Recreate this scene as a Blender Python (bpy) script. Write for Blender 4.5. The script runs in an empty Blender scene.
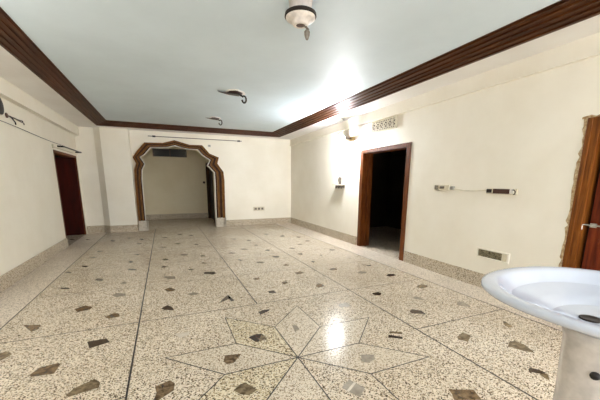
import bpy, bmesh, math, random
from mathutils import Vector, Matrix
random.seed(7)
SC = bpy.context.scene
COL = SC.collection
PI = math.pi
H = 1.38                       # eye height; floor z = 0, x to the right wall, y towards the arch

# ------------------------------------------------------------------ helpers
def RW(y):                     # the right wall stands a little out of square
    return 3.94 - 0.0155 * (10.05 - y)

def warp_right(v):             # (distance from right wall, y, z) -> room
    return Vector((RW(v.y) - v.x, v.y, v.z))

def link(name, bm, mat, parent=None, smooth=False, warp=None, bevel=0.0, bev_seg=2):
    if warp:
        for v in bm.verts: v.co = warp(v.co)
    if parent is not None:
        off = parent['_base'] if '_base' in parent else (0, 0, 0)
        off = Vector(BASE.get(parent.name, (0, 0, 0)))
        for v in bm.verts: v.co -= off
    bmesh.ops.recalc_face_normals(bm, faces=bm.faces[:])
    me = bpy.data.meshes.new(name)
    bm.to_mesh(me); bm.free()
    mats = mat if isinstance(mat, (list, tuple)) else [mat]
    for m in mats: me.materials.append(m)
    if smooth:
        for p in me.polygons: p.use_smooth = True
    o = bpy.data.objects.new(name, me)
    COL.objects.link(o)
    if parent is not None:
        o.parent = parent
        BASE[o.name] = BASE.get(parent.name, (0, 0, 0))
    if bevel:
        md = o.modifiers.new('Bevel', 'BEVEL'); md.width = bevel; md.segments = bev_seg
        md.limit_method = 'ANGLE'; md.angle_limit = math.radians(40)
    return o
BASE = {}

def thing(name, label, cat, loc, group=None):
    o = bpy.data.objects.new(name, None); COL.objects.link(o)
    o.empty_display_size = 0.1
    o.location = loc; BASE[o.name] = tuple(loc)
    tag(o, label, cat, group)
    return o

def tag(o, label, cat, group=None):
    o['label'] = label; o['category'] = cat
    if group: o['group'] = group
    return o

def struct(name, bm, mat, parent=None, **k):
    o = link(name, bm, mat, parent, **k)
    if parent is None: o['kind'] = 'structure'
    return o

def NB(): return bmesh.new()

def box(bm, x0, x1, y0, y1, z0, z1, mi=0):
    vs = [bm.verts.new(p) for p in ((x0,y0,z0),(x1,y0,z0),(x1,y1,z0),(x0,y1,z0),(x0,y0,z1),(x1,y0,z1),(x1,y1,z1),(x0,y1,z1))]
    for q in ((0,3,2,1),(4,5,6,7),(0,1,5,4),(1,2,6,5),(2,3,7,6),(3,0,4,7)):
        f = bm.faces.new([vs[i] for i in q]); f.material_index = mi
    return vs

def prism(bm, pts, a0, a1, axis='z', mi=0):
    """extrude a 2-D outline; axis z: pts (x,y); axis y: pts (x,z); axis x: pts (y,z)"""
    def P(u, v, w):
        return (u, v, w) if axis == 'z' else ((u, w, v) if axis == 'y' else (w, u, v))
    A = [bm.verts.new(P(u, v, a0)) for u, v in pts]
    B = [bm.verts.new(P(u, v, a1)) for u, v in pts]
    n = len(pts)
    fs = [bm.faces.new(A), bm.faces.new(B)]
    for i in range(n):
        fs.append(bm.faces.new((A[i], A[(i+1) % n], B[(i+1) % n], B[i])))
    for f in fs: f.material_index = mi

def tube(bm, pts, r, seg=8, cap=True):
    pts = [Vector(p) for p in pts]
    n = len(pts); rings = []
    ref = None
    for i, p in enumerate(pts):
        d = (pts[min(i+1, n-1)] - pts[max(i-1, 0)]).normalized()
        if ref is None:
            ref = Vector((0, 0, 1)) if abs(d.z) < .9 else Vector((1, 0, 0))
        u = d.cross(ref).normalized(); ref = u.cross(d).normalized()
        rr = r[i] if isinstance(r, (list, tuple)) else r
        rings.append([bm.verts.new(p + rr*(math.cos(2*PI*k/seg)*u + math.sin(2*PI*k/seg)*ref)) for k in range(seg)])
    for a, b in zip(rings, rings[1:]):
        for k in range(seg):
            bm.faces.new((a[k], a[(k+1) % seg], b[(k+1) % seg], b[k]))
    if cap:
        bm.faces.new(rings[0]); bm.faces.new(rings[-1])

def loft(bm, rings, close_first=False, close_last=False):
    R = [[bm.verts.new(p) for p in ring] for ring in rings]
    n = len(R[0])
    for a, b in zip(R, R[1:]):
        for k in range(n):
            bm.faces.new((a[k], a[(k+1) % n], b[(k+1) % n], b[k]))
    if close_first: bm.faces.new(R[0])
    if close_last: bm.faces.new(R[-1])

def lathe(bm, prof, c, seg=24, axis='z', close=True):
    """prof: list of (radius, height); c centre"""
    c = Vector(c); rings = []
    for r, h in prof:
        ring = []
        for k in range(seg):
            a = 2*PI*k/seg
            if axis == 'z': ring.append(c + Vector((r*math.cos(a), r*math.sin(a), h)))
            elif axis == 'x': ring.append(c + Vector((h, r*math.cos(a), r*math.sin(a))))
            else: ring.append(c + Vector((r*math.cos(a), h, r*math.sin(a))))
        rings.append(ring)
    loft(bm, rings, close, close)

# ------------------------------------------------------------------ materials
def lin(c):
    return tuple(((x/255)/12.92 if x/255 <= .04045 else ((x/255+.055)/1.055)**2.4) for x in c) + (1,)

def newmat(name):
    m = bpy.data.materials.new(name); m.use_nodes = True
    nt = m.node_tree
    return m, nt, nt.nodes['Principled BSDF'], nt.nodes.new('ShaderNodeTexCoord')

def ramp(nt, stops, interp='LINEAR'):
    r = nt.nodes.new('ShaderNodeValToRGB'); cr = r.color_ramp; cr.interpolation = interp
    while len(cr.elements) < len(stops): cr.elements.new(.5)
    for e, (p, c) in zip(cr.elements, stops):
        e.position = p; e.color = lin(c)
    return r

def noise(nt, tc, scale, detail=3, rough=.55, stretch=None, out='Fac'):
    n = nt.nodes.new('ShaderNodeTexNoise'); n.inputs['Scale'].default_value = scale
    n.inputs['Detail'].default_value = detail; n.inputs['Roughness'].default_value = rough
    if stretch:
        mp = nt.nodes.new('ShaderNodeMapping'); mp.inputs['Scale'].default_value = stretch
        nt.links.new(tc.outputs['Object'], mp.inputs[0]); nt.links.new(mp.outputs[0], n.inputs['Vector'])
    else:
        nt.links.new(tc.outputs['Object'], n.inputs['Vector'])
    return n

def bump(nt, src, bs, strength=.1, dist=.01):
    b = nt.nodes.new('ShaderNodeBump'); b.inputs['Strength'].default_value = strength
    b.inputs['Distance'].default_value = dist
    nt.links.new(src, b.inputs['Height']); nt.links.new(b.outputs[0], bs.inputs['Normal'])

def paint(name, c0, c1, scale=1.5, rough=.6, bs_=.12, bscale=30, stretch=None):
    m, nt, bs, tc = newmat(name)
    n = noise(nt, tc, scale, 4, .6, stretch)
    r = ramp(nt, [(.35, c0), (.65, c1)])
    nt.links.new(n.outputs['Fac'], r.inputs[0]); nt.links.new(r.outputs[0], bs.inputs['Base Color'])
    bs.inputs['Roughness'].default_value = rough
    if bs_:
        n2 = noise(nt, tc, bscale, 3)
        bump(nt, n2.outputs['Fac'], bs, bs_, .004)
    return m

def plain(name, c, rough=.5, metal=0., spec=None, coat=0.):
    m, nt, bs, tc = newmat(name)
    n = noise(nt, tc, 25, 2)
    d = tuple(max(0, x*.9) for x in c)
    r = ramp(nt, [(.3, d), (.7, c)])
    nt.links.new(n.outputs['Fac'], r.inputs[0]); nt.links.new(r.outputs[0], bs.inputs['Base Color'])
    bs.inputs['Roughness'].default_value = rough; bs.inputs['Metallic'].default_value = metal
    if coat:
        bs.inputs['Coat Weight'].default_value = coat; bs.inputs['Coat Roughness'].default_value = .08
    return m

def wood(name, c0, c1, c2, stretch, rough=.4, scale=6, coat=.0):
    m, nt, bs, tc = newmat(name)
    n = noise(nt, tc, scale, 5, .6, stretch)
    r = ramp(nt, [(.3, c0), (.5, c1), (.72, c2)])
    nt.links.new(n.outputs['Fac'], r.inputs[0]); nt.links.new(r.outputs[0], bs.inputs['Base Color'])
    bs.inputs['Roughness'].default_value = rough
    if coat:
        bs.inputs['Coat Weight'].default_value = coat; bs.inputs['Coat Roughness'].default_value = .25
    bs.inputs['Specular IOR Level'].default_value = .18
    bump(nt, n.outputs['Fac'], bs, .15, .003)
    return m

def terrazzo(name, base, base2, mids, dark, gloss=.22, s1=75., s2=48., amount=.5, spec=.055):
    """cement ground with two sizes of stone chippings"""
    m, nt, bs, tc = newmat(name)
    L = nt.links
    v1 = nt.nodes.new('ShaderNodeTexVoronoi'); v1.inputs['Scale'].default_value = s1
    L.new(tc.outputs['Object'], v1.inputs['Vector'])
    sep = nt.nodes.new('ShaderNodeSeparateColor'); L.new(v1.outputs['Color'], sep.inputs[0])
    a = 1 - amount
    r1 = ramp(nt, [(0, base), (a*.55, base2), (a, mids[0]), (a + amount*.34, mids[1]), (a + amount*.62, dark)], 'CONSTANT')
    L.new(sep.outputs[0], r1.inputs[0])
    v2 = nt.nodes.new('ShaderNodeTexVoronoi'); v2.inputs['Scale'].default_value = s2
    L.new(tc.outputs['Object'], v2.inputs['Vector'])
    sep2 = nt.nodes.new('ShaderNodeSeparateColor'); L.new(v2.outputs['Color'], sep2.inputs[0])
    th = nt.nodes.new('ShaderNodeMath'); th.operation = 'GREATER_THAN'; th.inputs[1].default_value = .83
    L.new(sep2.outputs[1], th.inputs[0])
    d2 = nt.nodes.new('ShaderNodeMath'); d2.operation = 'LESS_THAN'; d2.inputs[1].default_value = .42
    L.new(v2.outputs['Distance'], d2.inputs[0])
    mu = nt.nodes.new('ShaderNodeMath'); mu.operation = 'MULTIPLY'
    L.new(th.outputs[0], mu.inputs[0]); L.new(d2.outputs[0], mu.inputs[1])
    r2 = ramp(nt, [(0, dark), (.45, mids[1]), (.8, (222, 214, 198))], 'CONSTANT'); L.new(sep2.outputs[2], r2.inputs[0])
    mx = nt.nodes.new('ShaderNodeMix'); mx.data_type = 'RGBA'
    L.new(mu.outputs[0], mx.inputs['Factor']); L.new(r1.outputs[0], mx.inputs['A']); L.new(r2.outputs[0], mx.inputs['B'])
    # worn, dirty tone over large patches
    n = noise(nt, tc, .9, 4, .6)
    rn = ramp(nt, [(.3, (234, 230, 224)), (.7, (255, 255, 255))]); L.new(n.outputs['Fac'], rn.inputs[0])
    mm = nt.nodes.new('ShaderNodeMix'); mm.data_type = 'RGBA'; mm.blend_type = 'MULTIPLY'; mm.inputs['Factor'].default_value = 1
    L.new(mx.outputs['Result'], mm.inputs['A']); L.new(rn.outputs[0], mm.inputs['B'])
    L.new(mm.outputs['Result'], bs.inputs['Base Color'])
    bs.inputs['Specular IOR Level'].default_value = spec
    n3 = noise(nt, tc, 3.0, 4, .6)
    mr = nt.nodes.new('ShaderNodeMapRange'); mr.inputs['To Min'].default_value = gloss; mr.inputs['To Max'].default_value = gloss + .07
    L.new(n3.outputs['Fac'], mr.inputs['Value']); L.new(mr.outputs['Result'], bs.inputs['Roughness'])
    return m

M = {}
M['wall'] = paint('cream_wall_paint', (239, 232, 215), (245, 239, 224), 1.3, .55, .10, 22)
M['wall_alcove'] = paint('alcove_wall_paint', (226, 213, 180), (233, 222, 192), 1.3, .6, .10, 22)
M['ceiling'] = paint('pale_blue_grey_ceiling_paint', (212, 226, 234), (219, 233, 241), 1.2, .6, .08, 18)
M['soffit'] = paint('white_soffit_paint', (236, 233, 228), (243, 241, 237), 1.5, .6, .08, 18)
M['darkwall'] = paint('room_darkness_colour', (40, 33, 26), (52, 44, 34), 1.5, .8, .1, 18)  # darkness of the side rooms put into their wall colour
M['floor'] = terrazzo('polished_terrazzo', (234, 223, 205), (221, 208, 188), [(200, 185, 163), (160, 142, 118)], (72, 55, 40), .18, 135., 90., .42)
M['border'] = terrazzo('plain_terrazzo_border', (230, 220, 205), (220, 209, 193), [(204, 191, 174), (178, 164, 146)], (132, 116, 100), .26, 130., 85., .30)
M['petal_fine'] = terrazzo('fine_grained_terrazzo', (230, 220, 203), (218, 206, 187), [(202, 188, 166), (174, 158, 136)], (118, 101, 82), .17, 150., 100., .34)
M['petal_warm'] = terrazzo('warm_coarse_terrazzo', (232, 222, 198), (220, 207, 180), [(194, 177, 147), (160, 142, 112)], (84, 69, 50), .18, 115., 72., .44)
M['baseboard'] = terrazzo('terrazzo_skirting', (220, 209, 190), (209, 197, 177), [(192, 178, 156), (168, 152, 130)], (112, 97, 80), .42, 130., 80., .36)
M['strip'] = plain('dark_divider_strip', (30, 20, 14), .55)
M['wood_long'] = wood('brown_cornice_wood_lengthwise', (44, 20, 6), (70, 36, 12), (96, 55, 22), (9, .5, 9), .45, 5)
M['wood_cross'] = wood('brown_cornice_wood_crosswise', (44, 20, 6), (70, 36, 12), (96, 55, 22), (.5, 9, 9), .45, 5)
M['wood_arch'] = wood('brown_arch_wood', (74, 44, 14), (108, 68, 24), (132, 90, 38), (9, 9, 1.2), .6, 5)
M['wood_arch2'] = wood('dark_arch_wood', (34, 18, 6), (54, 31, 11), (76, 46, 18), (9, 9, 1.2), .6, 5)
M['wood_rib'] = wood('highlight_rib_wood', (110, 74, 34), (146, 106, 58), (170, 130, 80), (9, 9, 1.2), .55, 5)  # highlights on the arch steps put into a lighter rib colour
M['frame'] = wood('orange_brown_frame_wood', (76, 39, 10), (116, 65, 20), (142, 86, 34), (10, 10, .7), .45, 5)
M['frame_red'] = wood('red_brown_frame_wood', (60, 27, 8), (98, 50, 16), (126, 72, 26), (10, 10, .7), .55, 5)
M['leaf'] = wood('red_brown_door_wood', (70, 24, 9), (100, 38, 14), (120, 52, 20), (9, 9, .6), .45, 5)
M['maroon'] = wood('maroon_door_paint', (44, 8, 3), (58, 11, 4), (70, 15, 6), (4, 4, .6), .7, 3)
M['maroon'].node_tree.nodes['Principled BSDF'].inputs['Specular IOR Level'].default_value = .12
M['white'] = plain('white_painted_edge', (238, 234, 224), .45)
M['cream'] = plain('cream_plastic', (226, 216, 190), .35)
M['offwhite'] = plain('aged_white_enamel', (232, 222, 212), .35)
M['stem'] = plain('dull_pinkish_enamel', (196, 186, 180), .5)
M['grey'] = plain('grey_metal', (128, 120, 108), .4, .5)
M['pale_metal'] = plain('pale_metal', (188, 186, 178), .35, .6)
M['dark'] = plain('dark_metal', (40, 30, 24), .45, .3)
M['black'] = plain('black_rubber', (20, 17, 15), .5)
M['brown'] = plain('brown_bakelite', (70, 40, 26), .45)
M['yellowed'] = plain('yellowed_plastic', (196, 170, 110), .4)
M['stone'] = paint('rough_grey_plinth_stone', (176, 166, 148), (210, 202, 188), 30, .7, .5, 60)
M['plaster'] = paint('broken_plaster', (150, 116, 72), (206, 184, 148), 26, .9, 1.0, 40)
M['cement'] = paint('bare_cement', (66, 58, 40), (158, 146, 116), 60, .9, 1.0, 90)
M['porcelain'] = paint('white_porcelain', (184, 189, 200), (189, 194, 205), 3, .12, 0)
_bs = M['porcelain'].node_tree.nodes['Principled BSDF']; _bs.inputs['Coat Weight'].default_value = .5; _bs.inputs['Coat Roughness'].default_value = .08
M['pedestal'] = plain('worn_white_porcelain', (204, 198, 192), .25, 0, None, .3)
M['marble0'] = paint('dark_brown_marble', (34, 22, 14), (78, 56, 36), 26, .2, 0)
M['marble1'] = paint('brown_marble', (60, 42, 22), (134, 110, 80), 24, .2, 0)
M['marble2'] = paint('grey_marble', (136, 126, 112), (160, 150, 134), 20, .2, 0)
M['marble3'] = paint('pale_marble', (196, 184, 166), (212, 202, 186), 20, .2, 0)
M['marble4'] = paint('olive_grey_marble', (76, 62, 42), (136, 118, 90), 24, .2, 0)
def emit(name, c, s):
    m, nt, bs, tc = newmat(name)
    bs.inputs['Base Color'].default_value = lin(c)
    bs.inputs['Emission Color'].default_value = lin(c); bs.inputs['Emission Strength'].default_value = s
    return m
LAMP = 2900
SKY = 8.0
FILL_LIGHTS = [('right_fill_light', (3.66, -1.6, 2.55), 200, .08), ('left_fill_light', (-1.8, 3.0, 2.4), 22, .08)]  # added fill lights out of view, no fixture modelled
EXPO = 0.25
CHIPS = [
(1,[(-1367,3646),(-1212,3581),(-1201,3487),(-1241,3439)]),
(1,[(-1008,3915),(-919,3988),(-839,3907),(-849,3839),(-958,3807)]),
(1,[(-664,3544),(-594,3629),(-539,3589),(-529,3504),(-625,3497)]),
(0,[(-723,3022),(-576,3023),(-539,2939),(-680,2885)]),
(4,[(-1351,3077),(-1283,3088),(-1236,3019),(-1280,2935)]),
(1,[(-998,2616),(-968,2703),(-859,2726),(-834,2702),(-842,2573),(-979,2592)]),
(4,[(-694,2253),(-667,2317),(-558,2384),(-513,2321),(-511,2264),(-676,2230)]),
(2,[(-687,4233),(-651,4302),(-556,4262),(-532,4168),(-633,4150)]),
(0,[(-133,3560),(-67,3643),(-20,3563),(0,3456),(-96,3512)]),
(2,[(167,3928),(243,3972),(317,3877),(202,3862)]),
(3,[(-16,2879),(116,2881),(112,2813),(27,2777)]),
(1,[(-160,2122),(-64,2160),(-34,2107),(-43,2032),(-132,1968),(-169,1961),(-150,2047)]),
(0,[(482,3475),(550,3597),(629,3705),(645,3577),(601,3556),(553,3519)]),
(0,[(629,3705),(667,3490),(624,3471),(614,3589)]),
(0,[(840,3056),(896,3088),(973,3081),(943,3036),(834,2981)]),
(0,[(599,2552),(665,2580),(734,2574),(664,2439),(639,2439)]),
(4,[(734,2574),(746,2457),(664,2439)]),
(1,[(325,2248),(352,2331),(479,2304),(397,2198),(344,2200)]),
(4,[(327,1875),(377,1916),(419,1928),(478,1820),(412,1785),(364,1814)]),
(2,[(1054,2622),(1095,2605),(1091,2521),(1028,2481)]),
(2,[(1732,2890),(1864,2925),(1865,2808),(1725,2815)]),
(0,[(2327,3060),(2429,3072),(2440,3013),(2375,2955),(2313,3002)]),
(2,[(1376,1911),(1474,1870),(1438,1811),(1362,1789),(1323,1826)]),
(2,[(1112,1671),(1126,1632),(1031,1573),(1016,1614)]),
(3,[(1126,1632),(1133,1615),(1037,1555),(1031,1573)]),
(2,[(1133,1615),(1162,1551),(1077,1482),(1037,1555)]),
(4,[(1860,2147),(1957,2088),(1931,2058),(1830,2118)]),
(0,[(1805,2094),(1899,2015),(1871,1983),(1772,2058)]),
(0,[(2366,2432),(2429,2470),(2500,2400),(2478,2307),(2412,2350),(2354,2390)]),
(2,[(2693,2741),(2772,2769),(2785,2624),(2691,2683)]),
(2,[(3093,2438),(3154,2413),(3119,2283),(3082,2264),(3013,2363)]),
(4,[(2361,1820),(2477,1858),(2501,1790),(2374,1717),(2329,1779)]),
(1,[(1678,1311),(1834,1244),(1790,1151),(1625,1221),(1657,1265)]),
(4,[(3083,1878),(3090,1855),(3031,1748),(2987,1760),(3008,1822)]),
(4,[(2623,1527),(2720,1573),(2780,1563),(2784,1484),(2727,1373),(2669,1425)]),
(0,[(2424,1243),(2465,1256),(2499,1203),(2504,1160),(2450,1176),(2403,1225)]),
(4,[(2468,1186),(2495,1146),(2424,1099),(2431,1166)]),
(0,[(-2145,8840),(-2186,8907),(-2176,8994),(-2091,8916),(-2075,8843)]),
(1,[(-1789,8705),(-1838,8796),(-1809,8847),(-1728,8759)]),
(1,[(-1211,8472),(-1149,8326),(-1208,8245),(-1282,8468)]),
(1,[(-862,8704),(-864,8556),(-931,8587),(-946,8718)]),
(0,[(-615,8456),(-551,8337),(-573,8234),(-637,8262),(-657,8404)]),
(0,[(-617,7685),(-674,7746),(-662,7822),(-634,7829),(-561,7757),(-567,7709)]),
(1,[(-1337,7144),(-1329,7233),(-1236,7186),(-1214,7133),(-1290,7104)]),
(0,[(-573,6530),(-639,6605),(-552,6619),(-528,6574)]),
(0,[(-1320,6656),(-1245,6610),(-1259,6549),(-1316,6567),(-1376,6637)]),
(0,[(-675,6013),(-652,6085),(-580,5960),(-635,5902)]),
(0,[(-1344,5936),(-1357,6002),(-1290,5984),(-1250,5925),(-1270,5879)]),
(0,[(-549,5467),(-492,5391),(-542,5376),(-612,5412),(-644,5472),(-602,5485)]),
(0,[(-973,4985),(-1015,5072),(-970,5102),(-902,5031),(-905,4954)]),
(2,[(-573,4725),(-583,4678),(-643,4701),(-656,4736),(-623,4778)]),
(0,[(-1290,4802),(-1236,4739),(-1248,4721),(-1322,4751),(-1360,4808)]),
(1,[(-1414,5588),(-1456,5597),(-1510,5637),(-1491,5673),(-1424,5633)]),
(1,[(350,8698),(274,8672),(231,8729),(255,8827),(310,8835),(352,8791)]),
(2,[(557,8557),(624,8436),(551,8355),(489,8486)]),
(2,[(-7,8358),(-57,8285),(-127,8357),(-145,8452),(-58,8461)]),
(4,[(162,7505),(252,7432),(208,7359),(127,7429)]),
(2,[(523,7138),(520,7234),(550,7261),(606,7215),(617,7148),(577,7104)]),
(0,[(1531,7472),(1456,7479),(1428,7582),(1530,7593)]),
(2,[(-84,7165),(-40,7105),(-75,7048),(-171,7107),(-180,7166)]),
(2,[(195,6293),(289,6272),(335,6176),(259,6125),(193,6169)]),
(4,[(-41,5972),(-24,5896),(-56,5878),(-104,5892),(-133,5976),(-103,6013)]),
(0,[(624,5917),(520,5978),(557,6021),(611,5996)]),
(0,[(1191,6030),(1204,5989),(1144,5963),(1088,5994),(1073,6051),(1120,6073)]),
(0,[(-97,5367),(-151,5409),(-109,5486),(-45,5411)]),
(1,[(585,5422),(577,5385),(527,5384),(497,5420),(500,5467),(528,5467)]),
(0,[(253,5094),(275,5112),(329,5086),(336,5054),(304,5042),(275,5050)]),
(0,[(589,4671),(454,4764),(483,4853),(621,4805),(633,4713)]),
(2,[(51,4657),(-41,4672),(-108,4807),(-72,4843),(51,4784)]),
(1,[(-31,4285),(32,4175),(17,4118),(-61,4118),(-99,4221)]),
(0,[(2378,7947),(2471,7971),(2502,7903),(2392,7816)]),
(0,[(2657,7474),(2785,7634),(2806,7484),(2723,7388)]),
(1,[(3000,7175),(3053,7247),(3119,7249),(3113,7155),(3065,7119)]),
(2,[(1720,7157),(1734,7273),(1801,7302),(1839,7249),(1819,7140)]),
(2,[(3029,6684),(3122,6702),(3114,6594),(3051,6538),(2990,6577)]),
(2,[(2786,6278),(2740,6242),(2665,6277),(2686,6364),(2774,6344)]),
(2,[(1777,6664),(1850,6601),(1800,6523),(1733,6557)]),
(2,[(2429,6046),(2476,5963),(2434,5911),(2382,5912),(2343,6021)]),
(0,[(1425,6348),(1497,6304),(1528,6226),(1418,6222),(1353,6294)]),
(0,[(1874,5910),(1782,5960),(1872,6062),(1927,5998)]),
(1,[(2355,5333),(2307,5381),(2313,5474),(2417,5500),(2408,5412)]),
(0,[(1838,5309),(1800,5339),(1775,5413),(1829,5467),(1890,5423),(1910,5367)]),
(1,[(1108,5426),(1148,5461),(1226,5381),(1158,5345)]),
(4,[(1458,5155),(1520,5094),(1473,5026),(1392,5071),(1383,5145)]),
(0,[(2309,4741),(2289,4792),(2336,4841),(2365,4824),(2348,4754)]),
(4,[(1754,4776),(1821,4820),(1854,4753),(1833,4711),(1774,4712)]),
(1,[(1766,4177),(1761,4285),(1881,4304),(1896,4210)]),
(1,[(1180,4175),(1100,4160),(1080,4217),(1140,4265)]),
(1,[(1495,3927),(1495,3871),(1417,3806),(1407,3846),(1422,3930)]),
(0,[(1210,3536),(1123,3563),(1132,3647),(1204,3642)]),
(0,[(3202,5514),(3107,5444),(3027,5511),(3120,5589)]),
(1,[(2712,5162),(2660,5135),(2661,5185),(2685,5218),(2722,5199)]),
(1,[(3036,4745),(3021,4789),(3072,4821),(3115,4783),(3077,4733)]),
(2,[(3063,4221),(2999,4250),(3012,4299),(3073,4295),(3093,4258)]),
(0,[(3043,4190),(3058,4224),(3103,4231),(3144,4215),(3138,4177),(3089,4168)]),
(1,[(2356,4178),(2348,4245),(2454,4290),(2503,4230),(2443,4160)]),
(2,[(2796,3840),(2714,3831),(2659,3902),(2771,3971),(2835,3895)]),
(0,[(3156,3639),(3140,3564),(3002,3541),(2999,3619),(3069,3665)]),
(1,[(1912,3629),(1897,3538),(1789,3509),(1787,3584),(1862,3679)]),
(4,[(3198,3089),(3214,3014),(3161,2969),(3049,2953),(3026,3021),(3093,3072)]),
]
# ------------------------------------------------------------------ floor
YN, YB, YA = -2.6, 9.88, 12.62          # rear wall, arch wall, alcove back wall
XL = -2.0
GX = [-1.53, -.33, .885, 2.125, 3.375]
ROW = [-1.53, -.33, .88, 2.08, 3.28, 4.48, 5.68, 6.88, 8.08, 9.28]
SX, SY = .885, 2.075
bm = NB()
def quad(bm, x0, x1, y0, y1, z, mi=0):
    f = bm.faces.new([bm.verts.new(p) for p in ((x0,y0,z),(x1,y0,z),(x1,y1,z),(x0,y1,z))]); f.material_index = mi
box(bm, -3.4, 6.8, YN-.3, YA+.2, -.12, 0)
floor = struct('floor', bm, M['floor'])
def flat(bm, pts, z, mi=0):
    vs = [bm.verts.new((x, y, z)) for x, y in pts]
    f = bm.faces.new(vs); f.material_index = mi
    bmesh.ops.recalc_face_normals(bm, faces=[f])
    if f.normal.z < 0: f.normal_flip()
    return f
def slab(bm, pts, z, mi=0):             # a thin inlay with its own thickness
    prism(bm, pts, 0.0, z, 'z', mi)
bm = NB()
slab(bm, [(XL, YN), (GX[0], YN), (GX[0], YB), (XL, YB)], .0003)
slab(bm, [(GX[4], YN), (RW(YN), YN), (RW(YB), YB), (GX[4], YB)], .0003)
link('border_terrazzo', bm, M['border'], floor)
# eight-petalled star
RT, RS = 1.06, .58
def pol(a, r):                          # angle clockwise from +y
    return (SX + r*math.sin(a), SY + r*math.cos(a))
kind = ['petal_fine', 'petal_fine', 'petal_fine', 'floor', 'petal_fine', 'petal_warm', 'petal_fine', 'petal_warm']
mats = ['petal_fine', 'petal_warm', 'floor']
bm = NB(); bs_ = NB()
def stripline(bm, p, q, w, z):
    p, q = Vector(p), Vector(q); d = (q-p).normalized(); n = Vector((-d.y, d.x))*w/2
    slab(bm, [tuple(p+n), tuple(q+n), tuple(q-n), tuple(p-n)], z)
for i in range(8):
    a = math.radians(22.5 + 45*i)
    t = pol(a, RT); s0 = pol(a - math.radians(22.5), RS); s1 = pol(a + math.radians(22.5), RS)
    slab(bm, [(SX, SY), s0, t, s1], .0006, mats.index(kind[i]))
    stripline(bs_, (SX, SY), s0, .009, .0014)
    stripline(bs_, s0, t, .008, .0012); stripline(bs_, t, s1, .008, .0012)
link('star_petals', bm, [M[k] for k in mats], floor)
link('star_divider_strips', bs_, M['strip'], floor)
bm = NB()
for k, x in enumerate(GX):
    w = .013 if k in (1, 3) else .011
    if k == 2:
        stripline(bm, (x, ROW[4]), (x, YB+.2), w, .001)
        stripline(bm, (x, YN), (x, ROW[2]), w, .001)
    else:
        stripline(bm, (x, YN), (x, YB - .1 if k != 1 else YB+.2), w, .001)
for j, y in enumerate(ROW):
    w = .008 if y < 3.5 else .004
    stripline(bm, (GX[0], y), (GX[1], y), w, .0009)
    if j != 3: stripline(bm, (GX[1], y), (GX[3], y), w, .0009)
    stripline(bm, (GX[3], y), (GX[4], y), w, .0009)
link('divider_strips', bm, M['strip'], floor)
mk = ['marble0', 'marble1', 'marble2', 'marble3', 'marble4']
bm = NB()
for c, pts in CHIPS:
    slab(bm, [(x/1000, y/1000) for x, y in pts], .0011, c)
link('marble_inlay_pieces', bm, [M[k] for k in mk], floor)

# ------------------------------------------------------------------ room shell
ZS, ZC, ZT = 2.75, 2.83, 3.1
# left wall with passage opening
DL0, DL1, DLH = 7.93, 9.68, 1.985
bm = NB(); t = .2
box(bm, XL-t, XL, YN-.2, DL0, 0, ZT); box(bm, XL-t, XL, DL1, YB+.3, 0, ZT); box(bm, XL-t, XL, DL0, DL1, DLH, ZT)
struct('wall_left', bm, M['wall'])
bm = NB(); box(bm, XL, XL+.10, YN, YB, 2.525, ZT-.2); struct('trim_1', bm, M['wall'])        # beam along the left wall
# right wall with two doorways
DR0, DR1, DRH = 4.24, 5.69, 2.02
D20, D21, D2H = .72, 1.80, 2.0
bm = NB(); t = -.22
for y0, y1, z0, z1 in ((DR1, YB+.3, 0, ZT), (DR0, DR1, DRH, ZT), (D21, DR0, 0, ZT), (D20, D21, D2H, ZT), (YN-.2, D20, 0, ZT)):
    box(bm, t, 0, y0, y1, z0, z1)
struct('wall_right', bm, M['wall'], warp=warp_right)
bm = NB(); box(bm, 0, .022, YN, YB, 2.575, ZT-.2); t2 = struct('trim_2', bm, M['wall'], warp=warp_right)
bm = NB(); box(bm, 0, .055, YN, YB, 2.550, 2.582); link('lip', bm, M['wall'], t2, warp=warp_right)                                                # beam band and lip on the right wall
# arch wall
OUT = [(-.74,.28),(-.735,1.42),(-.72,1.69),(-.665,1.87),(-.73,2.03),(-.60,2.22),(-.41,2.43),(.05,2.44),(.36,2.53),(.76,2.425),(1.11,2.43),(1.31,2.2),(1.57,2.10),(1.52,1.92),(1.69,1.68),(1.71,1.42),(1.69,.28)]
INN = [(-.56,.28),(-.555,1.45),(-.53,1.70),(-.45,1.865),(-.555,2.05),(-.44,2.115),(-.27,2.31),(.14,2.33),(.37,2.39),(.71,2.305),(.98,2.31),(1.11,2.16),(1.32,2.02),(1.24,1.86),(1.43,1.66),(1.43,1.42),(1.42,.28)]
bm = NB()
def outp(i):
    x, z = INN[i]
    if i <= 5: return (XL-.2, z)
    if i <= 10: return (x, ZT)
    return (4.15, z)
path = [((-.56, 0), (XL-.2, 0))] + [(INN[i], outp(i)) for i in range(6)] + [(INN[5], (XL-.2, ZT))] + [(INN[i], outp(i)) for i in range(6, 11)] + [(INN[11], (4.15, ZT))] + [(INN[i], outp(i)) for i in range(11, 17)] + [((1.42, 0), (4.15, 0))]
loft(bm, [[(p[0], YB, p[1]), (q[0], YB, q[1]), (q[0], YB+.22, q[1]), (p[0], YB+.22, p[1])] for p, q in path], True, True)
bmesh.ops.dissolve_degenerate(bm, dist=1e-5, edges=bm.edges[:])
struct('wall_back', bm, M['wall'])
# plastered column left of the arch, its left side splayed
bm = NB(); prism(bm, [(-1.585, YB), (-1.425, YB-.15), (-.77, YB-.15), (-.75, YB)], 0, ZT-.2, 'z')
struct('wall_column', bm, M['wall'])
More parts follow.
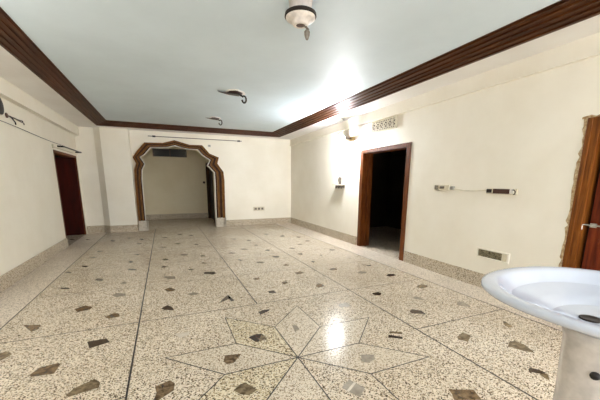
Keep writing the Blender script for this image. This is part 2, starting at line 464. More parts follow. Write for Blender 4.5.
# alcove behind the arch
AX0, AX1 = -1.2, 1.50
bm = NB(); box(bm, AX0-.2, AX0, YB+.22, YA+.2, 0, 2.9); struct('wall_alcove_left', bm, M['wall_alcove'])
bm = NB()
WX0, WX1, WZ0, WZ1 = -.29, .86, 2.27, 2.56
for x0, x1, z0, z1 in ((AX0-.2, WX0, 0, 2.9), (WX1, AX1+1.6, 0, 2.9), (WX0, WX1, 0, WZ0), (WX0, WX1, WZ1, 2.9)):
    box(bm, x0, x1, YA, YA+.2, z0, z1)
struct('wall_alcove_back', bm, M['wall_alcove'])
AD0, AD1, ADH = 10.75, 12.42, 2.05
bm = NB()
box(bm, AX1, AX1+.15, YB+.22, AD0, 0, 2.9); box(bm, AX1, AX1+.15, AD1, YA, 0, 2.9); box(bm, AX1, AX1+.15, AD0, AD1, ADH, 2.9)
struct('wall_alcove_right', bm, M['wall_alcove'])
bm = NB(); box(bm, AX0-.2, AX1+1.6, YB+.22, YA+.2, 2.72, 2.9); struct('ceiling_alcove', bm, M['soffit'])
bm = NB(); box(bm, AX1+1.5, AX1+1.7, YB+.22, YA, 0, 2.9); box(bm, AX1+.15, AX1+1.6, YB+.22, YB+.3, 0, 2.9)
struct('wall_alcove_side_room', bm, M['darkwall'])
# window_1: dark ventilator high in the alcove
bm = NB(); box(bm, WX0-.1, WX1+.1, YA+.45, YA+.5, WZ0-.1, WZ1+.1)
w1 = struct('window_1', bm, M['black'])
bm = NB(); box(bm, WX0-.1, WX1+.1, YA+.2, YA+.45, WZ1, WZ1+.1); box(bm, WX0-.1, WX1+.1, YA+.2, YA+.45, WZ0-.1, WZ0)
link('window_shaft', bm, M['darkwall'], w1)
bm = NB()
for z in (WZ0+.008, WZ1-.02): box(bm, WX0, WX1, YA+.06, YA+.10, z-.008, z+.012)
for k in range(3): box(bm, WX0 + k*(WX1-WX0-.03)/2, WX0+.03 + k*(WX1-WX0-.03)/2, YA+.06, YA+.10, WZ0, WZ1)
link('window_frame', bm, M['brown'], w1)
# rooms beyond the two side openings
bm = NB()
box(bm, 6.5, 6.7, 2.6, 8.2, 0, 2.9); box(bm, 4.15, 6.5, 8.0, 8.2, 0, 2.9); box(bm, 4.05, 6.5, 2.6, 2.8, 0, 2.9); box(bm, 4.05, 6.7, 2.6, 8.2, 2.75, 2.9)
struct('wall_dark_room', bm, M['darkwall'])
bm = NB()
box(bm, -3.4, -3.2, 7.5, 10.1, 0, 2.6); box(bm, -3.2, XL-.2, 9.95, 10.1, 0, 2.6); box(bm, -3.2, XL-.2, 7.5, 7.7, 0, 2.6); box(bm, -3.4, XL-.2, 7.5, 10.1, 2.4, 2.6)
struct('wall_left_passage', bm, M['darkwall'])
# rear wall; its wide window is added to let in fill daylight
RX0, RX1, RZ0, RZ1 = -1.2, 3.0, .75, 2.45
bm = NB()
for x0, x1, z0, z1 in ((XL-.2, RX0, 0, ZT), (RX1, 4.0, 0, ZT), (RX0, RX1, 0, RZ0), (RX0, RX1, RZ1, ZT)):
    box(bm, x0, x1, YN-.2, YN, z0, z1)
struct('wall_rear', bm, M['wall'])
bm = NB()
for x in (RX0, (2*RX0+RX1)/3, (RX0+2*RX1)/3, RX1): box(bm, x-.025, x+.025, YN-.12, YN-.07, RZ0, RZ1)
for z in (RZ0+.02, RZ1-.02): box(bm, RX0, RX1, YN-.12, YN-.07, z-.02, z+.02)
struct('added_window', bm, M['frame'])
# ceiling: raised middle, lower margin, stepped wooden cornice between
CX0, CX1, CY0, CY1 = -1.165, 3.05, -1.6, 9.12
OX0, OX1, OY0, OY1 = -1.43, 3.375, -1.9, 9.43
bm = NB(); box(bm, XL-.1, 4.0, YN, YB, ZC, ZC+.2)
struct('ceiling', bm, M['ceiling'])
bm = NB()
box(bm, XL-.1, OX0, YN, YB, ZS, ZC); box(bm, OX1, 4.0, YN, YB, ZS, ZC)
box(bm, OX0, OX1, OY1, YB, ZS, ZC); box(bm, OX0, OX1, YN, OY0, ZS, ZC)
struct('ceiling_margin', bm, M['soffit'])
# profile: (fraction from outer to inner, z)
PROF = [(0, ZS), (0, ZS-.012), (.12, ZS-.012), (.12, ZS+.004), (.32, ZS+.004), (.32, ZS+.022), (.52, ZS+.022), (.52, ZS+.040), (.74, ZS+.040), (.74, ZS+.058), (.93, ZS+.058), (.93, ZC-.004), (1, ZC-.004), (1, ZC), (0, ZC)]
def cornice(name, a_out, b_out, a_in, b_in, mat):
    bm = NB()
    A = [(a_out[0]+(a_in[0]-a_out[0])*f, a_out[1]+(a_in[1]-a_out[1])*f, z) for f, z in PROF]
    B = [(b_out[0]+(b_in[0]-b_out[0])*f, b_out[1]+(b_in[1]-b_out[1])*f, z) for f, z in PROF]
    loft(bm, [A, B], True, True)
    return struct(name, bm, mat)
cornice('trim_3', (OX0, OY0), (OX0, OY1), (CX0, CY0), (CX0, CY1), M['wood_long'])
cornice('trim_4', (OX1, OY0), (OX1, OY1), (CX1, CY0), (CX1, CY1), M['wood_long'])
cornice('trim_5', (OX0, OY1), (OX1, OY1), (CX0, CY1), (CX1, CY1), M['wood_cross'])
cornice('trim_6', (OX0, OY0), (OX1, OY0), (CX0, CY0), (CX1, CY0), M['wood_cross'])
# baseboards
BH = .195
bm = NB(); box(bm, XL, XL+.02, YN, DL0, 0, BH); struct('baseboard_left', bm, M['baseboard'], bevel=.004)
bm = NB()
box(bm, 0, .016, DR1+.055, YB, 0, BH); box(bm, 0, .016, D21+.06, DR0-.05, 0, BH); box(bm, 0, .016, YN, D20-.05, 0, BH)
struct('baseboard_right', bm, M['baseboard'], warp=warp_right, bevel=.004)
bm = NB(); box(bm, XL, -1.585, YB-.016, YB, 0, BH)
prism(bm, [(-1.585, YB), (-1.592, YB-.012), (-1.43, YB-.168), (-.765, YB-.168), (-.745, YB-.02), (-.745, YB), (-.76, YB-.14), (-1.425, YB-.14)], 0, BH, 'z')
box(bm, 1.70, RW(YB), YB-.016, YB, 0, BH)
bmesh.ops.triangulate(bm, faces=[f for f in bm.faces if len(f.verts) > 4])
struct('baseboard_back', bm, M['baseboard'])
bm = NB(); box(bm, AX0, AX1, YA-.02, YA, 0, .19); box(bm, AX0, AX0+.02, YB+.22, YA-.02, 0, .19); struct('baseboard_alcove', bm, M['baseboard'])

# ------------------------------------------------------------------ arch surround
arch = thing('arch_surround', 'stepped brown wooden surround of the scalloped arch in the back wall', 'archway', (.43, YB, 0))
def mixo(f): return [(a[0]+(b[0]-a[0])*f, a[1]+(b[1]-a[1])*f) for a, b in zip(OUT, INN)]
bands = [(0, .30, .085, 'wood_arch', 'outer_moulding'), (.30, .54, .062, 'wood_arch2', 'middle_moulding'), (.54, .76, .040, 'wood_arch', 'middle_moulding'), (.76, .95, .020, 'wood_arch2', 'inner_moulding')]
def band(f0, f1, y0, y1, mat, name, lab=None):
    bm = NB(); o, i = mixo(f0), mixo(f1)
    pts = [[(p[0], y1, p[1]), (p[0], y0, p[1]), (q[0], y0, q[1]), (q[0], y1, q[1])] for p, q in zip(o, i)]
    loft(bm, pts, True, True)
    ob = link(name, bm, M[mat], arch)
    if lab: ob['label'] = lab
for f0, f1, d, mat, nm in bands: band(f0, f1, YB-d, YB, mat, nm)
band(.95, 1.03, YB-.03, YB+.02, 'white', 'inner_edge_bead', 'thin white painted inner edge of the arch')
# grooves: raised slim ribs between the bands, their highlight put into the colour
for f in (.28, .52, .74): band(f-.016, f+.016, YB-.102+.080*f, YB-.02, 'wood_rib', 'rib')
for x0, x1 in ((-.745, -.50), (1.40, 1.715)):
    bm = NB(); box(bm, x0, x1, YB-.07, YB+.10, 0, .28)
    n = 4; w = (x1-x0)/n
    for k in range(n): box(bm, x0+k*w+.012, x0+(k+1)*w-.012, YB-.10+.012*k, YB-.07, 0, .29)
    p = link('plinth_block', bm, M['stone'], arch, bevel=.006); p['label'] = 'pale ribbed stone block at the foot of the arch'

# ------------------------------------------------------------------ doors
# right doorway (open, dark room behind)
bm = NB()
box(bm, -.24, .012, DR1-.075, DR1+.03, 0, DRH); box(bm, -.24, .012, DR0-.03, DR0+.075, 0, DRH)
box(bm, -.24, .012, DR0-.03, DR1+.03, DRH-.045, DRH+.03)
box(bm, -.16, -.12, DR1-.10, DR1-.07, 0, DRH-.045); box(bm, -.16, -.12, DR0+.07, DR0+.10, 0, DRH-.045)
d1 = struct('door_1', bm, M['frame_red'], warp=warp_right, bevel=.004)
bm = NB(); box(bm, -.29, -.25, DR1+.02, DR1+.92, .01, DRH-.05)
link('door_leaf', bm, M['leaf'], d1, warp=warp_right)
# far right door (closed leaf in an orange-brown frame with broken plaster around)
bm = NB()
box(bm, -.12, .018, D21-.105, D21, 0, D2H); box(bm, -.12, .018, D20, D20+.105, 0, D2H); box(bm, -.12, .018, D20, D21, D2H-.10, D2H)
box(bm, -.12, .026, D21-.045, D21-.012, 0, D2H-.012)
d2 = struct('door_2', bm, M['frame'], warp=warp_right, bevel=.004)
bm = NB()
ly0, ly1 = D20+.125, D21-.135
box(bm, -.10, -.06, ly0, ly1, .01, D2H-.11)
for z0, z1 in ((.18, .85), (1.02, 1.72)):
    for y0, y1 in ((ly0+.09, (ly0+ly1)/2-.04), ((ly0+ly1)/2+.04, ly1-.09)):
        box(bm, -.06, -.048, y0, y1, z0, z1)
link('door_leaf', bm, M['leaf'], d2, warp=warp_right, bevel=.005)
bm = NB(); box(bm, -.14, -.115, D20, D21, 0, D2H); link('door_backing', bm, M['dark'], d2, warp=warp_right)
bm = NB()
box(bm, -.06, -.045, ly1-.06, ly1-.01, .955, .995)
tube(bm, [(-.045, ly1-.12, .975), (-.03, ly1-.03, .975), (-.02, ly1+.02, .98), (.0, ly1+.035, .975), (.0, ly1+.03, .93)], .007, 8)
link('door_latch', bm, M['pale_metal'], d2, warp=warp_right)['label'] = 'small silver hook latch'
bm = NB()
rnd = random.Random(3)
ya = [(D21-.004, 0)]; zz = 0
edge = []
z = 0
while z < D2H+.05:
    edge.append((D21 + .030 + rnd.uniform(-.020, .014), min(z, D2H+.05))); z += rnd.uniform(.03, .07)
A = [(-.01, y, z) for y, z in edge]
prof = []
for (y, z) in edge:
    prof.append([(0, D21-.002, z), (.010, D21-.002, z), (.012+rnd.uniform(-.004, .004), (D21+y)/2, z), (.002, y, z), (0, y, z)])
loft(bm, prof, True, True)
prof = []
yy = D21+.05
while yy > D20-.05:
    zt = D2H + rnd.uniform(.010, .035)
    prof.append([(0, yy, D2H-.002), (.010, yy, D2H-.002), (.012, yy, (D2H+zt)/2), (.002, yy, zt), (0, yy, zt)]); yy -= rnd.uniform(.04, .08)
loft(bm, prof, True, True)
link('broken_plaster_edge', bm, M['plaster'], d2, warp=warp_right)['label'] = 'ragged broken plaster edge beside the frame'
# left passage: maroon leaf standing open against the passage end
bm = NB()
prism(bm, [(XL-.02, DL1-.05), (XL-.02, DL1-.01), (-3.0, DL1-.17), (-3.0, DL1-.21)], .012, DLH-.03, 'z')
d3 = struct('door_3', bm, M['maroon'])
bm = NB()
box(bm, XL-.2, XL+.006, DL1-.03, DL1+.02, 0, DLH+.01); box(bm, XL-.2, XL+.006, DL0-.02, DL0+.02, 0, DLH+.01); box(bm, XL-.2, XL+.006, DL0-.02, DL1+.02, DLH-.03, DLH+.02)
link('door_frame', bm, M['frame_red'], d3)
# dark doorway on the right of the alcove
bm = NB()
box(bm, AX1-.012, AX1+.16, AD1-.06, AD1+.01, 0, ADH); box(bm, AX1-.012, AX1+.16, AD0-.01, AD0+.06, 0, ADH); box(bm, AX1-.012, AX1+.16, AD0-.01, AD1+.01, ADH-.05, ADH+.01)
d4 = struct('door_4', bm, M['wood_arch2'])
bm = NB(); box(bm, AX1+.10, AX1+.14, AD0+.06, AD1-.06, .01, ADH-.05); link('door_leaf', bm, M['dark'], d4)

# ------------------------------------------------------------------ washbasin
BX, BY, BZ = 1.41, .50, 1.0
basin = thing('washbasin', 'white porcelain pedestal washbasin at the right edge of the photo', 'washbasin', (BX, BY, 0))
def oval(rx, ry, z, dx=0, dy=0, n=56, p=2.25):
    out = []
    for k in range(n):
        a = 2*PI*k/n; c, s = math.cos(a), math.sin(a)
        out.append((BX+dx+rx*math.copysign(abs(c)**(2/p), c), BY+dy+ry*math.copysign(abs(s)**(2/p), s), z))
    return out
bm = NB()
loft(bm, [oval(.13, .13, BZ-.125), oval(.16, .155, BZ-.095), oval(.22, .21, BZ-.072), oval(.30, .29, BZ-.048), oval(.36, .35, BZ-.030),
          oval(.388, .374, BZ-.024), oval(.398, .384, BZ-.014), oval(.394, .381, BZ-.003), oval(.382, .370, BZ),
          oval(.350, .340, BZ-.002, .004), oval(.338, .328, BZ-.008, .004), oval(.328, .318, BZ-.018, .005), oval(.312, .303, BZ-.036, .006), oval(.285, .278, BZ-.055, .006), oval(.25, .245, BZ-.071, .005, .005), oval(.205, .20, BZ-.085, .004, .012), oval(.155, .15, BZ-.095, .002, .022), oval(.10, .10, BZ-.102, 0, .035), oval(.045, .045, BZ-.108, 0, .05), oval(.03, .03, BZ-.112, 0, .05)], True, True)
link('bowl', bm, M['porcelain'], basin, smooth=True)
bm = NB()
loft(bm, [oval(.150, .145, 0, .015), oval(.14, .135, .05, .015), oval(.116, .114, .14, .015), oval(.110, .108, .4, .015), oval(.112, .110, .62, .012), oval(.118, .115, BZ-.18, .008), oval(.128, .126, BZ-.1235, .003)], True, True)
link('pedestal', bm, M['pedestal'], basin, smooth=True)
bm = NB(); lathe(bm, [(.034, BZ-.112), (.034, BZ-.1065), (.029, BZ-.1055), (.024, BZ-.109)], (BX, BY+.05, 0), 24)
link('drain', bm, M['dark'], basin, smooth=True)['label'] = 'dark drain ring'
bm = NB()
o = Vector((BX+.303, BY+.08, BZ-.045))
lathe(bm, [(.016, 0), (.016, -.006), (.010, -.006), (.010, 0)], o, 16, 'x')
link('overflow_ring', bm, M['pale_metal'], basin, smooth=True)
bm = NB()
a = math.radians(197)
lathe(bm, [(.012, -.016), (.014, -.010), (.015, .0), (.014, .010), (.012, .016)], (BX+.010+.112*math.cos(a), BY+.110*math.sin(a), .735), 16, 'x')
link('bolt_hole', bm, M['black'], basin, smooth=True)['label'] = 'dark round hole in the pedestal'

# ------------------------------------------------------------------ right wall fittings
def rwthing(name, label, cat, y, z): return thing(name, label, cat, (RW(y), y, z))
def rpart(name, bm, mat, par, **k): return link(name, bm, M[mat] if isinstance(mat, str) else mat, par, warp=warp_right, **k)
lamp = rwthing('bulb_lamp', 'lit bulb in a small yellowed holder on the wall left of the ventilator', 'lamp', 6.05, 2.32)
bm = NB(); box(bm, 0, .05, 5.98, 6.13, 2.28, 2.36); rpart('holder', bm, 'yellowed', lamp, bevel=.006)
bm = NB(); tube(bm, [(.05, 6.05, 2.32), (.18, 6.05, 2.325), (.25, 6.05, 2.33)], [.012, .012, .020], 12); rpart('socket', bm, 'brown', lamp)
bm = NB(); lathe(bm, [(.015, .225), (.050, .236), (.066, .258), (.072, .278), (.069, .278), (.062, .259), (.046, .241), (.015, .232)], (0, 6.05, 2.33), 24, 'x', False); bmesh.ops.rotate(bm, verts=bm.verts[:], cent=(.30, 6.05, 2.33), matrix=Matrix.Rotation(math.radians(38), 3, 'Y')); rpart('added_shade', bm, 'white', lamp, smooth=True)  # cup added behind the bulb to keep its hot spot off the wall
bm = NB(); lathe(bm, [(.012, .24), (.022, .252), (.034, .275), (.040, .30), (.036, .325), (.022, .34), (.006, .346)], (0, 6.05, 2.33), 20, 'x')
rpart('bulb', bm, emit('glowing_bulb', (250, 252, 255), LAMP), lamp, smooth=True)

vent = rwthing('ventilation_grille', 'cream pierced ventilator grille high above the open doorway', 'vent', 4.98, 2.34)
vy0, vy1, vz0, vz1 = 4.62, 5.34, 2.345, 2.535
bm = NB(); box(bm, 0, .006, vy0, vy1, vz0, vz1); rpart('backing', bm, 'dark', vent)
bm = NB()
for a_, b_, c_, d_ in ((vy0-.012, vy1+.012, vz0-.012, vz0+.014), (vy0-.012, vy1+.012, vz1-.014, vz1+.012), (vy0-.012, vy0+.014, vz0, vz1), (vy1-.014, vy1+.012, vz0, vz1)):
    box(bm, 0, .030, a_, b_, c_, d_)
rpart('frame', bm, 'cream', vent)
bm = NB()
for z in (vz0+.045, vz1-.045): box(bm, 0, .022, vy0, vy1, z-.007, z+.007)
n = 14
for k in range(n+1):
    y = vy0 + (vy1-vy0)*k/n
    box(bm, 0, .022, y-.007, y+.007, vz0, vz0+.045); box(bm, 0, .022, y-.007, y+.007, vz1-.045, vz1)
for k in range(6):
    y0 = vy0 + (vy1-vy0)*k/6; y1 = vy0 + (vy1-vy0)*(k+1)/6; zm0, zm1 = vz0+.045, vz1-.045
    box(bm, 0, .022, y0-.009, y0+.009, zm0, zm1)
    for (ya_, za_), (yb_, zb_) in (((y0, zm0), (y1, zm1)), ((y0, zm1), (y1, zm0))):
        tube(bm, [(.012, ya_, za_), (.012, yb_, zb_)], .008, 6)
rpart('lattice', bm, 'cream', vent)

peg = rwthing('wall_bracket', 'small grey bracket shelf on the wall between corner and open doorway', 'bracket', 6.5, 1.28)
bm = NB(); box(bm, 0, .10, 6.32, 6.78, 1.315, 1.335); rpart('shelf', bm, 'cream', peg, bevel=.004)
bm = NB(); box(bm, 0, .03, 6.36, 6.74, 1.262, 1.315)
for y in (6.42, 6.55, 6.68): box(bm, .03, .06, y-.012, y+.012, 1.24, 1.30)
rpart('rail', bm, 'grey', peg)
bm = NB(); box(bm, 0, .025, 6.50, 6.60, 1.335, 1.50); tube(bm, [(.02, 6.55, 1.50), (.05, 6.55, 1.47), (.055, 6.55, 1.42), (.03, 6.55, 1.38)], .014, 8)
rpart('hook', bm, 'grey', peg)

sw = rwthing('switch_box', 'small beige switch box at the left end of the dangling wire', 'switch', 3.46, 1.27)
bm = NB(); box(bm, 0, .045, 3.33, 3.60, 1.275, 1.355); rpart('case', bm, 'cream', sw, bevel=.006)
bm = NB(); box(bm, .045, .055, 3.52, 3.585, 1.285, 1.345); box(bm, .045, .052, 3.41, 3.49, 1.300, 1.335); rpart('switch_button', bm, 'grey', sw, bevel=.003)
bm = NB(); box(bm, .0, .03, 3.26, 3.335, 1.285, 1.335); rpart('side_module', bm, 'pale_metal', sw, bevel=.004)
bm = NB()
pts = []
for k in range(15):
    f = k/14; pts.append((.014, 3.28 + (2.745-3.28)*f, 1.302 - .010*f - .018*math.sin(PI*f)))
tube(bm, pts, .0055, 6)
wire = link('wire', bm, M['cream'], None, warp=warp_right); tag(wire, 'thin pale wire strung along the right wall between two boxes', 'wire')

eb = rwthing('socket_strip', 'long open socket strip with dark middle at the wire\'s right end', 'socket', 2.56, 1.25)
bm = NB(); box(bm, 0, .022, 2.37, 2.755, 1.245, 1.315); rpart('back_plate', bm, 'cream', eb, bevel=.003)
bm = NB(); box(bm, .022, .034, 2.45, 2.66, 1.255, 1.312); rpart('dark_insert', bm, 'brown', eb, bevel=.003)
bm = NB(); box(bm, .022, .045, 2.68, 2.74, 1.262, 1.308); rpart('switch_button', bm, 'dark', eb, bevel=.004)
bm = NB(); box(bm, .022, .042, 2.40, 2.445, 1.258, 1.312)
rpart('end_module', bm, 'white', eb, bevel=.004)
bm = NB(); tube(bm, [(.03, 2.43, 1.30), (.05, 2.39, 1.305), (.055, 2.365, 1.285), (.045, 2.375, 1.255), (.03, 2.40, 1.25)], .006, 8); rpart('wire_loop', bm, 'dark', eb)

so = rwthing('socket_recess', 'broken open socket box low on the right wall above the skirting', 'socket', 2.57, .42)
sy0, sy1, sz0, sz1 = 2.37, 2.775, .425, .52
bm = NB()
for a_, b_, c_, d_ in ((sy0-.02, sy1+.02, sz0-.02, sz0), (sy0-.02, sy1+.02, sz1, sz1+.02), (sy0-.02, sy0+.01, sz0, sz1), (sy1-.006, sy1+.02, sz0, sz1)):
    box(bm, 0, .022, a_, b_, c_, d_)
rpart('rim', bm, 'wall', so, bevel=.004)
bm = NB(); box(bm, .0, .006, sy0, sy1, sz0, sz1)
r2 = random.Random(5)
for k in range(26):
    y = r2.uniform(sy0+.09, sy1-.02); z = r2.uniform(sz0+.005, sz1-.02); s = r2.uniform(.008, .02)
    box(bm, .004, .008+s*.6, y-s, y+s, z, z+s)
rpart('rough_lining', bm, 'cement', so)
bm = NB(); box(bm, .006, .020, sy0+.012, sy0+.075, sz0+.004, sz1-.004); rpart('end_plate', bm, 'cream', so, bevel=.003)

hk = thing('ceiling_hook', 'tiny grey hook in the white ceiling margin above the lit bulb', 'hook', (3.665, 6.15, ZS))
bm = NB(); lathe(bm, [(.05, 0), (.05, -.006), (.02, -.012)], (3.665, 6.15, ZS), 16); link('plate', bm, M['pale_metal'], hk)
bm = NB(); tube(bm, [(3.665, 6.15, ZS-.01), (3.665, 6.15, ZS-.03), (3.69, 6.15, ZS-.045), (3.71, 6.15, ZS-.03)], .006, 8); link('hook', bm, M['grey'], hk)

# ------------------------------------------------------------------ back wall fittings
rod = thing('curtain_rail', 'long dark rail fixed to the back wall just above the arch', 'curtain rail', (1.0, YB, 2.60))
bm = NB(); box(bm, -.31, 2.29, YB-.065, YB-.04, 2.598, 2.618); link('rail', bm, M['grey'], rod, bevel=.005)
for x in (-.16, 2.2):
    bm = NB(); box(bm, x-.04, x+.04, YB-.075, YB, 2.590, 2.628); link('bracket', bm, M['black'], rod, bevel=.005)
bs2 = thing('wall_socket', 'small cream socket plate low on the back wall right of the arch', 'socket', (2.80, YB, .46))
bm = NB(); box(bm, 2.62, 2.985, YB-.022, YB, .465, .59); link('plate', bm, M['cream'], bs2, bevel=.006)
for x in (2.69, 2.80, 2.91):
    bm = NB(); box(bm, x-.035, x+.035, YB-.030, YB-.022, .495, .56); link('switch_button', bm, M['grey'], bs2, bevel=.004)
ah = thing('wall_hook', 'tiny pale hook on the back wall beside the arch shoulder', 'hook', (1.32, YB, 2.43))
bm = NB(); box(bm, 1.28, 1.36, YB-.012, YB, 2.40, 2.46); link('plate', bm, M['pale_metal'], ah, bevel=.003)
bm = NB(); tube(bm, [(1.32, YB-.01, 2.44), (1.32, YB-.05, 2.43), (1.32, YB-.06, 2.45)], .008, 8); link('hook', bm, M['grey'], ah)
ak = thing('door_bell_button', 'tiny dark button on the alcove wall beside its dark doorway', 'button', (1.44, YA, 1.35))
bm = NB(); lathe(bm, [(.045, .004), (.045, -.015), (.03, -.022)], (1.42, YA, 1.36), 16, 'y'); link('plate', bm, M['brown'], ak)
bm = NB(); lathe(bm, [(.02, -.02), (.02, -.035), (.012, -.04)], (1.42, YA, 1.36), 12, 'y'); link('button', bm, M['dark'], ak)

# ------------------------------------------------------------------ left wall fittings
bm = NB()
pts = []
for k in range(13):
    f = k/12; pts.append((XL+.012, 3.4 + (8.5-3.4)*f, 2.205 - .055*f - .010*math.sin(PI*f*3)))
tube(bm, pts, .0045, 6)
cab = link('cable', bm, M['dark']); tag(cab, 'thin dark cable running along the upper left wall', 'cable')
rd = thing('fan_bracket', 'dark round opening with cream collar at the left photo edge', 'wall fitting', (XL, 5.70, 2.37))
bm = NB(); lathe(bm, [(.13, 0), (.13, .03), (.12, .04), (.115, .04), (.110, .01)], (XL, 5.70, 2.38), 28, 'x', False); link('collar', bm, M['cream'], rd, smooth=False)
bm = NB(); lathe(bm, [(.118, .0), (.118, .045), (.02, .052)], (XL, 5.70, 2.38), 28, 'x'); link('dark_centre', bm, M['black'], rd)
wt = thing('loose_wires', 'loose twisted brown wires sticking out of the upper left wall', 'wires', (XL, 6.02, 2.28))
for q, (dy, dz, r_) in enumerate(((.44, .01, .007), (.48, -.015, .006), (.15, -.06, .009))):
    bm = NB()
    pts = [(XL, 5.98, 2.30), (XL+.03, 6.02, 2.295), (XL+.032, 6.02+dy*.35, 2.292+dz*.2), (XL+.03, 6.02+dy*.7, 2.29+dz*.5), (XL+.03, 6.02+dy, 2.295+dz), (XL+.025, 6.02+dy+.02, 2.27+dz)]
    tube(bm, pts, r_, 6); link('wire', bm, M['dark'] if q != 1 else M['brown'], wt)
bm = NB(); lathe(bm, [(.035, 0), (.035, .012), (.02, .02)], (XL, 5.98, 2.30), 14, 'x'); link('outlet_plate', bm, M['brown'], wt)
cr = thing('curtain_rod', 'short dark curtain rod above the maroon passage opening', 'curtain rod', (XL, 8.8, 2.10))
bm = NB(); tube(bm, [(XL+.11, 8.15, 2.10), (XL+.11, 9.80, 2.10)], .013, 10); link('rod', bm, M['dark'], cr)
for y in (8.25, 9.72):
    bm = NB(); box(bm, XL, XL+.12, y-.012, y+.012, 2.083, 2.117); link('bracket', bm, M['dark'], cr)
bm = NB(); box(bm, XL, XL+.03, 7.86, 7.90, 2.03, 2.10); box(bm, XL, XL+.022, 7.95, 9.4, 2.052, 2.066); link('pelmet_strip', bm, M['cream'], cr)

# ------------------------------------------------------------------ ceiling fittings
cx, cy = 1.13, 2.62
rose = thing('fan_canopy', 'large white ceiling rose with dark rim, nearest to the camera', 'ceiling rose', (cx, cy, ZC))
bm = NB(); lathe(bm, [(.098, 0), (.092, -.05), (.086, -.11)], (cx, cy, ZC), 32); link('stem', bm, M['stem'], rose, smooth=False)
bm = NB(); lathe(bm, [(.112, -.090), (.128, -.100), (.131, -.122), (.124, -.128), (.11, -.118)], (cx, cy, ZC), 36); link('rim', bm, M['dark'], rose)
bm = NB(); lathe(bm, [(.122, -.115), (.120, -.135), (.098, -.150), (.070, -.157), (.066, -.178), (.050, -.186), (.038, -.186), (.034, -.160)], (cx, cy, ZC), 36); link('cap', bm, M['offwhite'], rose, smooth=True)
bm = NB(); lathe(bm, [(.036, -.16), (.036, -.183), (.01, -.184)], (cx, cy, ZC), 20); link('dark_hole', bm, M['brown'], rose)
bm = NB()
px_, py_ = cx+.055, cy-.01
tube(bm, [(cx+.02, cy, ZC-.17), (px_-.01, py_, ZC-.19), (px_+.01, py_, ZC-.205), (px_, py_, ZC-.225)], .010, 8)
lathe(bm, [(.014, -.21), (.024, -.225), (.022, -.25), (.014, -.275), (.008, -.285)], (px_, py_, ZC), 12)
link('hanging_connector', bm, M['grey'], rose)
def hookbox(name, label, x, y, s, flip):
    t = thing(name, label, 'ceiling hook box', (x, y, ZC), None)
    bm = NB()
    r3 = random.Random(int(x*100+y*10))
    ring0 = []; n = 22
    prof = []
    for f, h in ((1.0, 0), (.98, -.010), (.80, -.014), (.72, -.006)):
        ring = []
        for k in range(n):
            a = 2*PI*k/n; rr = s*f*(1+.10*math.sin(3*a+1)+.05*math.sin(7*a))
            ring.append((x+rr*math.cos(a), y+rr*1.05*math.sin(a), ZC+h))
        prof.append(ring)
    loft(bm, prof, True, True); link('plaster_ring', bm, M['soffit'], t)
    bm = NB()
    prof = []
    for f, h in ((.74, -.005), (.70, -.016), (.2, -.020)):
        ring = []
        for k in range(n):
            a = 2*PI*k/n; rr = s*f*(1+.10*math.sin(3*a+1))
            ring.append((x+rr*math.cos(a), y+rr*1.05*math.sin(a), ZC+h))
        prof.append(ring)
    loft(bm, prof, True, True); link('dark_box', bm, M['brown'], t)
    # a peeled flap of metal plate hanging to the left
    bm = NB()
    loft(bm, [[(x-s*1.55, y+.02, ZC-.010), (x-s*1.55, y+.03, ZC-.010), (x-s*1.55, y+.03, ZC-.014), (x-s*1.55, y+.02, ZC-.014)],
              [(x-s*.4, y-.07, ZC-.030), (x-s*.4, y+.10, ZC-.020), (x-s*.4, y+.10, ZC-.026), (x-s*.4, y-.07, ZC-.036)],
              [(x+s*.5, y-.09, ZC-.045), (x+s*.5, y+.08, ZC-.030), (x+s*.5, y+.08, ZC-.036), (x+s*.5, y-.09, ZC-.051)]], True, True)
    link('bent_plate', bm, M['dark'], t)
    bm = NB()
    hx = x + s*.85
    pts = [(x+s*.3, y, ZC-.02), (hx-.02, y, ZC-.045)]
    for k in range(9):
        a = PI*.75 - k*PI*1.7/8
        pts.append((hx+.012+.036*math.cos(a), y, ZC-.095+.055*math.sin(a)))
    tube(bm, pts, .015 if flip else .012, 8); link('wire_hook', bm, M['black'], t)
    return t
hookbox('ceiling_hook_box', 'broken ceiling box with curled black wire, middle of the three', 1.18, 5.47, .17, True)
hookbox('ceiling_hook_box', 'small broken ceiling box with loose wires, farthest, near the arch', 1.19, 7.72, .13, False)

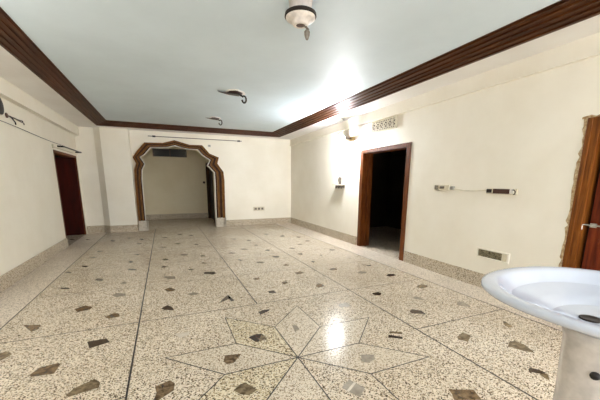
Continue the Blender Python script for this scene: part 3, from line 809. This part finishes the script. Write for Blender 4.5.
# ------------------------------------------------------------------ light
w = bpy.data.worlds.new('World'); SC.world = w; w.use_nodes = True
bg = w.node_tree.nodes['Background']
bg.inputs[0].default_value = lin((236, 240, 246)); bg.inputs[1].default_value = SKY
# daylight portal at the added rear window
la = bpy.data.lights.new('added_window_portal', 'AREA'); la.shape = 'RECTANGLE'; la.size = RX1-RX0; la.size_y = RZ1-RZ0
la.cycles.is_portal = True
lo = bpy.data.objects.new('added_window_portal', la); COL.objects.link(lo)
lo.location = ((RX0+RX1)/2, YN-.13, (RZ0+RZ1)/2); lo.rotation_euler = (PI/2, 0, PI)
# added point lights without fixtures, out of view, to fill the room
def point(name, loc, energy, col, r):
    l = bpy.data.lights.new(name, 'POINT'); l.energy = energy; l.color = col; l.shadow_soft_size = r
    o = bpy.data.objects.new(name, l); COL.objects.link(o); o.location = loc
for nm, loc, e, r in FILL_LIGHTS: point(nm, loc, e, (1, .985, .96), r)

# ------------------------------------------------------------------ camera
f_px, cy0, pitch, roll, yaw = 308.905, 244.865, .1997, .0048, .4087
cp, sp = math.cos(pitch), math.sin(pitch)
F = Vector((0, cp, -sp)); U = Vector((0, sp, cp)); R = Vector((1, 0, 0))
R, U = math.cos(roll)*R + math.sin(roll)*U, -math.sin(roll)*R + math.cos(roll)*U
Rz = Matrix.Rotation(-yaw, 3, 'Z')
F, U, R = Rz @ F, Rz @ U, Rz @ R
cam = bpy.data.cameras.new('camera'); co = bpy.data.objects.new('camera', cam); COL.objects.link(co)
mw = Matrix.Identity(4)
for i in range(3):
    mw[i][0] = R[i]; mw[i][1] = U[i]; mw[i][2] = -F[i]
mw[0][3], mw[1][3], mw[2][3] = 0, 0, H
co.matrix_world = mw
cam.sensor_width = 36; cam.lens = 36*f_px/600; cam.shift_y = (cy0-200)/600; cam.clip_start = .02
SC.camera = co
SC.view_settings.view_transform = 'Standard'; SC.view_settings.look = 'None'
SC.view_settings.exposure = EXPO; SC.view_settings.gamma = 1; SC.view_settings.use_curve_mapping = False
